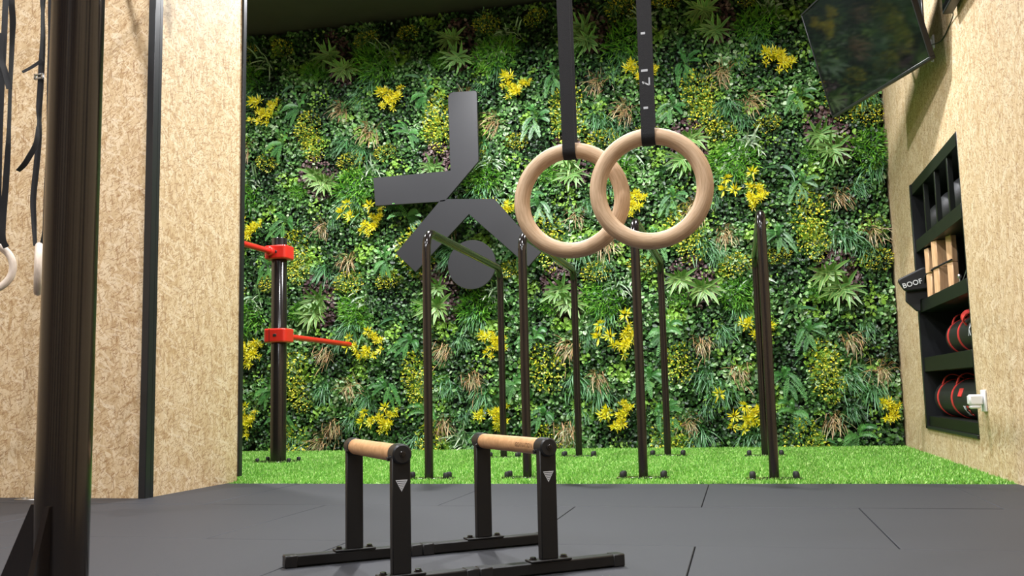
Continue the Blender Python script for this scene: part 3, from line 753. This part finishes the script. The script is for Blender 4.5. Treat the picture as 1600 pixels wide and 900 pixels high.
MB().box(-w2+.005, w2-.005, .018, .032, -h2+.005, h2-.005, .003).box(-w2+.2, w2-.2, .03, .06, -h2+.08, h2-.2, .006).build('back_cover', M_plastic, tv)
TI = TM.inverted()
wc = TI @ Vector((XR-.01, 6.60, 2.95)); bc = Vector((0, .06, .0)); md = TI @ Vector((1.12, 6.9, 2.93))
MB().tube([bc, md, wc], .02, 12).build('mount_arm', M_trim, tv)
pm = MB().box(-.012, 0, -.12, .12, -.15, .15, .002).build('wall_plate', M_trim, tv); pm.matrix_world = TM.copy(); pm.matrix_parent_inverse = Matrix.Identity(4)
pm.matrix_basis = TI @ Matrix.Translation((XR, 6.60, 2.95))
MB().box(-.12, .12, .055, .075, -.12, .12, .002).build('mount_plate', M_trim, tv)

# socket and cable by the television
so = empty('wall_socket', (XR, 6.27, 2.66), 'small white socket with plugs beside the television edge', 'socket')
MB().box(-.012, 0, -.045, .045, -.045, .045, .003).build('socket_plate', M_white, so)
MB().box(-.05, -.012, -.03, .0, -.02, .02, .004).box(-.055, -.012, .01, .035, -.035, -.005, .004).build('plug', M_white, so)
MB().tube(smooth_path([(-.05, -.02, -.02), (-.055, -.03, -.08), (-.02, -.035, -.13), (-.008, .0, -.10)]), .004, 8).build('plug_lead', M_white, so)
# second display, only its lower corner in view
d2 = empty('wall_display', (XR, 4.90, 2.60), 'flat black wall display at the top right corner, only its lower edge in view', 'display')
MB().box(-.075, -.02, -.72, .72, 0, .82, .004).build('housing', M_plastic, d2)
MB().box(-.077, -.074, -.705, .705, .015, .805).build('screen', M_screen, d2)
MB().box(-.03, 0, -.2, .2, .2, .5).build('wall_plate', M_trim, d2)
cb_ = MB().tube(smooth_path([(XR-.025, 5.60, 2.605), (XR-.012, 5.66, 2.60), (XR-.005, 5.80, 2.595), (XR-.005, 5.92, 2.585), (XR-.005, 6.08, 2.60), (XR-.03, 6.24, 2.64)]), .0035, 8).build('display_cable', M_trim)
tag(cb_, 'thin dark cable drooping on the strand board from display to white socket', 'cable')

# ================================================================== shelf unit in the right wall
su = empty('recessed_shelf_unit', (XR, (NY0+NY1)/2, NZ0), 'black recessed shelf unit with cubby bars built into the strand board wall', 'shelf unit')
def sb(name, x0, x1, y0_, y1_b, z0, z1_b, mt=M_shelf, b=.001):
    return MB().box(x0-XR, x1-XR, y0_-(NY0+NY1)/2, y1_b-(NY0+NY1)/2, z0-NZ0, z1_b-NZ0, b).build(name, mt, su)
e_ = .003
sb('back_panel', XR+.43, XR+.447, NY0+e_, NY1-e_, NZ0+e_, NZ1-e_, M_dark)
fr = MB(); cyy = (NY0+NY1)/2
fr.box(-.012, .43, NY1-.05-cyy, NY1-e_-cyy, e_, NZ1-NZ0-e_, .001)
fr.build('side_panel', M_trim, su); fr = MB()
fr.box(0, .43, NY0+e_-cyy, NY0+.02-cyy, e_, NZ1-NZ0-e_, .001)
fr.build('side_panel', M_trim, su)
sb('top_board', XR-.004, XR+.43, NY0+.02, NY1-.05, 1.888, NZ1-e_)
sb('shelf', XR-.002, XR+.43, NY0+.02, NY1-.05, 1.458, 1.545)
sb('shelf', XR-.002, XR+.43, NY0+.02, NY1-.05, 1.018, 1.103)
sb('shelf', XR-.002, XR+.43, NY0+.02, NY1-.05, .590, .690)
sb('bottom_board', XR+.004, XR+.43, NY0+.02, NY1-.05, NZ0+.02, .272)
sb('sill', XR-.012, XR+.02, NY0+.004, NY1-.004, NZ0+e_, NZ0+.022, M_trim)
for yy in (6.915, 6.54, 6.16):
    sb('divider', XR, XR+.03, yy-.018, yy+.018, 1.545, 1.888)
    sb('divider', XR+.13, XR+.16, yy-.018+.12, yy+.018+.12, 1.103, 1.458)

def ball(x, y, z, r, label):
    m = MB(); m.lathe([(r*math.sin(t), -r*math.cos(t)) for t in np.linspace(0, PI, 25)], 40)
    o = m.build('medicine_ball', M_rubberb2); o.location = (x, y, z); return tag(o, label, 'medicine ball', 'black balls in the top cubbies')
M_rubberb2 = mat('dark_grey_rubber', (.035, .036, .04), .5, bump=.5, bscale=160)
ball(XR+.17, 6.34, 1.545+.132, .132, 'largest-looking dark grey ball in the top cubbies, nearest the right end')
ball(XR+.17, 6.73, 1.545+.125, .125, 'dark grey ball between the other two in the top cubbies')
ball(XR+.17, 7.10, 1.545+.12, .12, 'dark grey ball at the left end of the top cubbies, mostly hidden')

# wooden blocks, two tiers
def wblock(x, y, z, a, b_, h, rz, label):
    o = MB().box(-a/2, a/2, -b_/2, b_/2, 0, h, .004).build('wooden_block', M_block)
    o.location = (x, y, z); o.rotation_euler = (0, 0, rz); return tag(o, label, 'wooden block', 'light wooden blocks standing on the shelf')
zb = 1.103
wblock(XR+.048, 7.06, zb, .058, .075, .170, .30, 'lower wooden block of the left stack beside the black padded belt')
wblock(XR+.046, 7.05, zb+.170, .066, .08, .175, .15, 'upper wooden block of the left stack beside the black padded belt')
wblock(XR+.052, 6.76, zb, .085, .08, .175, .25, 'lower wooden block of the wide middle stack')
wblock(XR+.050, 6.76, zb+.175, .088, .085, .180, .20, 'upper wooden block of the wide middle stack, tallest of all')
wblock(XR+.075, 6.55, zb, .04, .07, .178, .3, 'lower wooden block of the narrow right stack')
wblock(XR+.075, 6.55, zb+.178, .038, .07, .178, .3, 'upper wooden block of the narrow right stack')
cdm = MB().tube(smooth_path([(XR+.02, 7.20, zb+.12), (XR+.012, 7.09, zb+.165), (XR+.06, 6.98, zb+.17), (XR+.0, 6.84, zb+.165), (XR+.02, 6.69, zb+.175), (XR+.06, 6.50, zb+.19)]), .006, 8).build('black_cord', M_strap)
tag(cdm, 'thin black cord looped across the wooden blocks at mid height', 'cord')
kn = empty('steel_pin', (XR+.05, 6.27, zb), 'small shiny steel pin on the shelf right of the wooden blocks', 'pin')
MB().lathe([(.012, 0), (.012, .01), (.005, .014), (.005, .04), (.011, .046), (.013, .056), (.009, .066), (0, .07)], 16).build('pin_body', M_steel, kn)
MB().lathe([(.011, 0), (.011, .012), (0, .014)], 12, Matrix.Translation((0, -.09, 0))).build('pin_foot', M_steel, kn)
MB().tube(smooth_path([(.012, -.01, .02), (.03, -.06, .09), (.03, -.14, .16), (.05, -.2, .18)]), .003, 6).build('pin_wire', M_steel, kn)

# padded belt with lettering hanging out of the shelf
bt = empty('padded_belt', (XR, 7.2, 1.1), 'black padded belt with white BOOF lettering hanging out over the shelf edge', 'belt')
def pad(poly, th, M, name, mt, sub=2):
    m = MB(); m.prism(poly, th, M); o = m.build(name, mt, bt)
    bv = o.modifiers.new('b', 'BEVEL'); bv.width = th*.42; bv.segments = 4; bv.limit_method = 'ANGLE'; bv.angle_limit = .7
    return o
def rounded(pts, r=.02, n=5):
    out = []; N_ = len(pts)
    for i in range(N_):
        a = Vector(pts[i-1]); b = Vector(pts[i]); c_ = Vector(pts[(i+1) % N_])
        p0 = b+(a-b).normalized()*r; p1 = b+(c_-b).normalized()*r
        for k in range(n+1):
            t = k/n; out.append(tuple(p0*(1-t)**2+b*2*t*(1-t)+p1*t*t))
    return out
# the panel faces the room, its plane along X
FM = Matrix.Translation((0, 0, 0)) @ Matrix(((1, 0, 0, 0), (0, 0, -1, 0), (0, 1, 0, 0), (0, 0, 0, 1)))
pad(rounded([(-.165, .155), (.03, .245), (.10, .20), (.06, .08), (-.115, .065)], .03), .03, Matrix.Translation((0, .05, 0)) @ FM, 'belt_panel', M_bag)
pad(rounded([(-.10, .09), (.06, .12), (.06, .012), (-.006, .008), (-.010, -.078), (-.036, -.074), (-.105, .0)], .008), .04, Matrix.Translation((0, .095, 0)) @ FM, 'belt_flap', M_bag)
MB().tube(smooth_path([(.05, .02, .12), (.02, .0, .16), (.06, -.02, .2), (.10, .0, .22)]), .007, 8).build('belt_cord', M_strap, bt)
tx = bpy.data.curves.new('lettering', 'FONT'); tx.body = 'BOOF'; tx.size = .05; tx.extrude = .001; tx.offset = .0006; tx.space_character = 1.05
to = bpy.data.objects.new('lettering', tx); COL.objects.link(to)
me = bpy.data.meshes.new_from_object(to.evaluated_get(bpy.context.evaluated_depsgraph_get())); bpy.data.objects.remove(to)
me.materials.clear(); me.materials.append(M_white); lo = bpy.data.objects.new('lettering', me); COL.objects.link(lo); lo.parent = bt
lo.matrix_local = Matrix.Translation((-.125, .017, .09)) @ FM @ Matrix.Rotation(.25, 4, 'Z')

# sand bags
def sandbag(yc, z, L, r, label, txt_y, fl=1):
    g = empty('sandbag', (XR+.165, yc, z), label, 'sandbag', 'black and red sandbags in the lower compartments')
    Rx = Matrix.Translation((0, 0, r)) @ Matrix.Rotation(-PI/2, 4, 'X')
    prof = [(0, -L/2)] + [(r*(1-.25*(1-t)**2), -L/2+.03*t) for t in (.2, .6, 1)] + [(r*1.0, k) for k in np.linspace(-L/2+.05, L/2-.05, 9)] + [(r*(1-.25*t**2), L/2-.03+.03*t*.8) for t in (.0, .4, .8)] + [(0, L/2)]
    MB().lathe(prof, 40, Rx).build('bag_body', M_bag, g)
    for y in (-L/2+.10, -L/2+.10-.0, L/2-.07):
        pass
    for y in fl:
        yy = y-yc
        pr = [(r-.004, yy-.019), (r+.004, yy-.017), (r+.004, yy+.017), (r-.004, yy+.019)]
        MB().lathe(pr, 40, Rx).build('red_band', M_redweb, g)
        hp = [(-r*.72, yy, r*1.75), (-r*.55, yy+.0, r*2.12), (-.02, yy+.01, r*2.28), (.05, yy, r*2.05)]
        sp_ = smooth_path(hp, 6); MB().ribbon(sp_, [.034]*len(sp_), [(0, 1, 0)]*len(sp_), .006).build('handle', M_redweb, g)
    return g
M_redweb = mat('red_webbing', (.60, .035, .03), .6)
b1_ = sandbag(6.35, .690, .95, .115, 'black sandbag with red bands and handles on the upper of the two bag shelves', 0, (6.72, 6.42))
b2_ = sandbag(6.60, .272, 1.35, .128, 'black sandbag with red bands, handles and silver letters on the bottom shelf', 0, (7.12, 6.68))
# red strap bunch on the upper bag, red tag on the lower one
MB().ribbon(smooth_path([(-.10, -.10, .16), (-.125, -.12, .20), (-.11, -.16, .235), (-.06, -.19, .25)]), [.06]*19, [(0, 1, .3)]*19, .008).build('red_tag', M_redweb, b1_)
MB().box(-.006, .0, -.05, .05, -.028, .028, .002, M=Matrix.Translation((-.118, -.15, .168)) @ Matrix.Rotation(.35, 4, 'Y')).build('red_tag', M_redweb, b2_)
def letters(body, size, parent, y, z, m, r):
    tx = bpy.data.curves.new('lettering', 'FONT'); tx.body = body; tx.size = size; tx.extrude = .001; tx.offset = size*.03; tx.shear = .3
    to = bpy.data.objects.new('lettering', tx); COL.objects.link(to)
    me = bpy.data.meshes.new_from_object(to.evaluated_get(bpy.context.evaluated_depsgraph_get())); bpy.data.objects.remove(to)
    for v in me.vertices:
        x_, y_, z_ = v.co; a_ = (y_+z)/r; v.co = Vector((-(r+.0045+z_)*math.cos(a_), y-x_, r+(r+.0045+z_)*math.sin(a_)))
    me.materials.clear(); me.materials.append(m); o = bpy.data.objects.new('lettering', me); COL.objects.link(o); o.parent = parent
letters('K', .095, b2_, -.19, -.108, M_print, .128); letters('E', .095, b2_, -.275, -.108, M_redweb, .128)
letters('K', .10, b1_, -.20, -.02, M_print, .115)

# socket with white plug adapter beside the shelf
ws = empty('wall_socket', (XR, 5.66, .40), 'white wall socket with a bulky white plug-in adapter beside the sandbag shelf', 'socket')
MB().box(-.014, 0, -.045, .045, -.06, .06, .004).build('socket_plate', M_white, ws)
MB().box(-.088, -.014, -.032, .028, -.025, .035, .010).box(-.082, -.03, -.028, .024, -.042, -.024, .006).build('plug_adapter', M_white, ws)

# unseen ceiling lamp housings, rims deepened to shade the plant wall's top
for i, (x, y, e) in enumerate(LIGHTS):
    g = MB().lathe([(.15, 0), (.15, -.158), (.135, -.158), (.125, -.10), (.12, -.02)], 28).build('ceiling_light', M_trim)
    g.location = (x, y, CEIL)
    xs_ = ['left', 'right', 'middle'][0 if x < -3 else (1 if x > 0 else 2)]
    tag(g, 'round black surface-mounted ceiling light, %s of row %s above the floor' % (xs_, ['by the plant wall', 'over the parallettes', 'over the viewer', 'at the rear'][0 if y > 6 else 1 if y > 2 else 2 if y > -1 else 3]), 'ceiling light', 'round black ceiling lights')
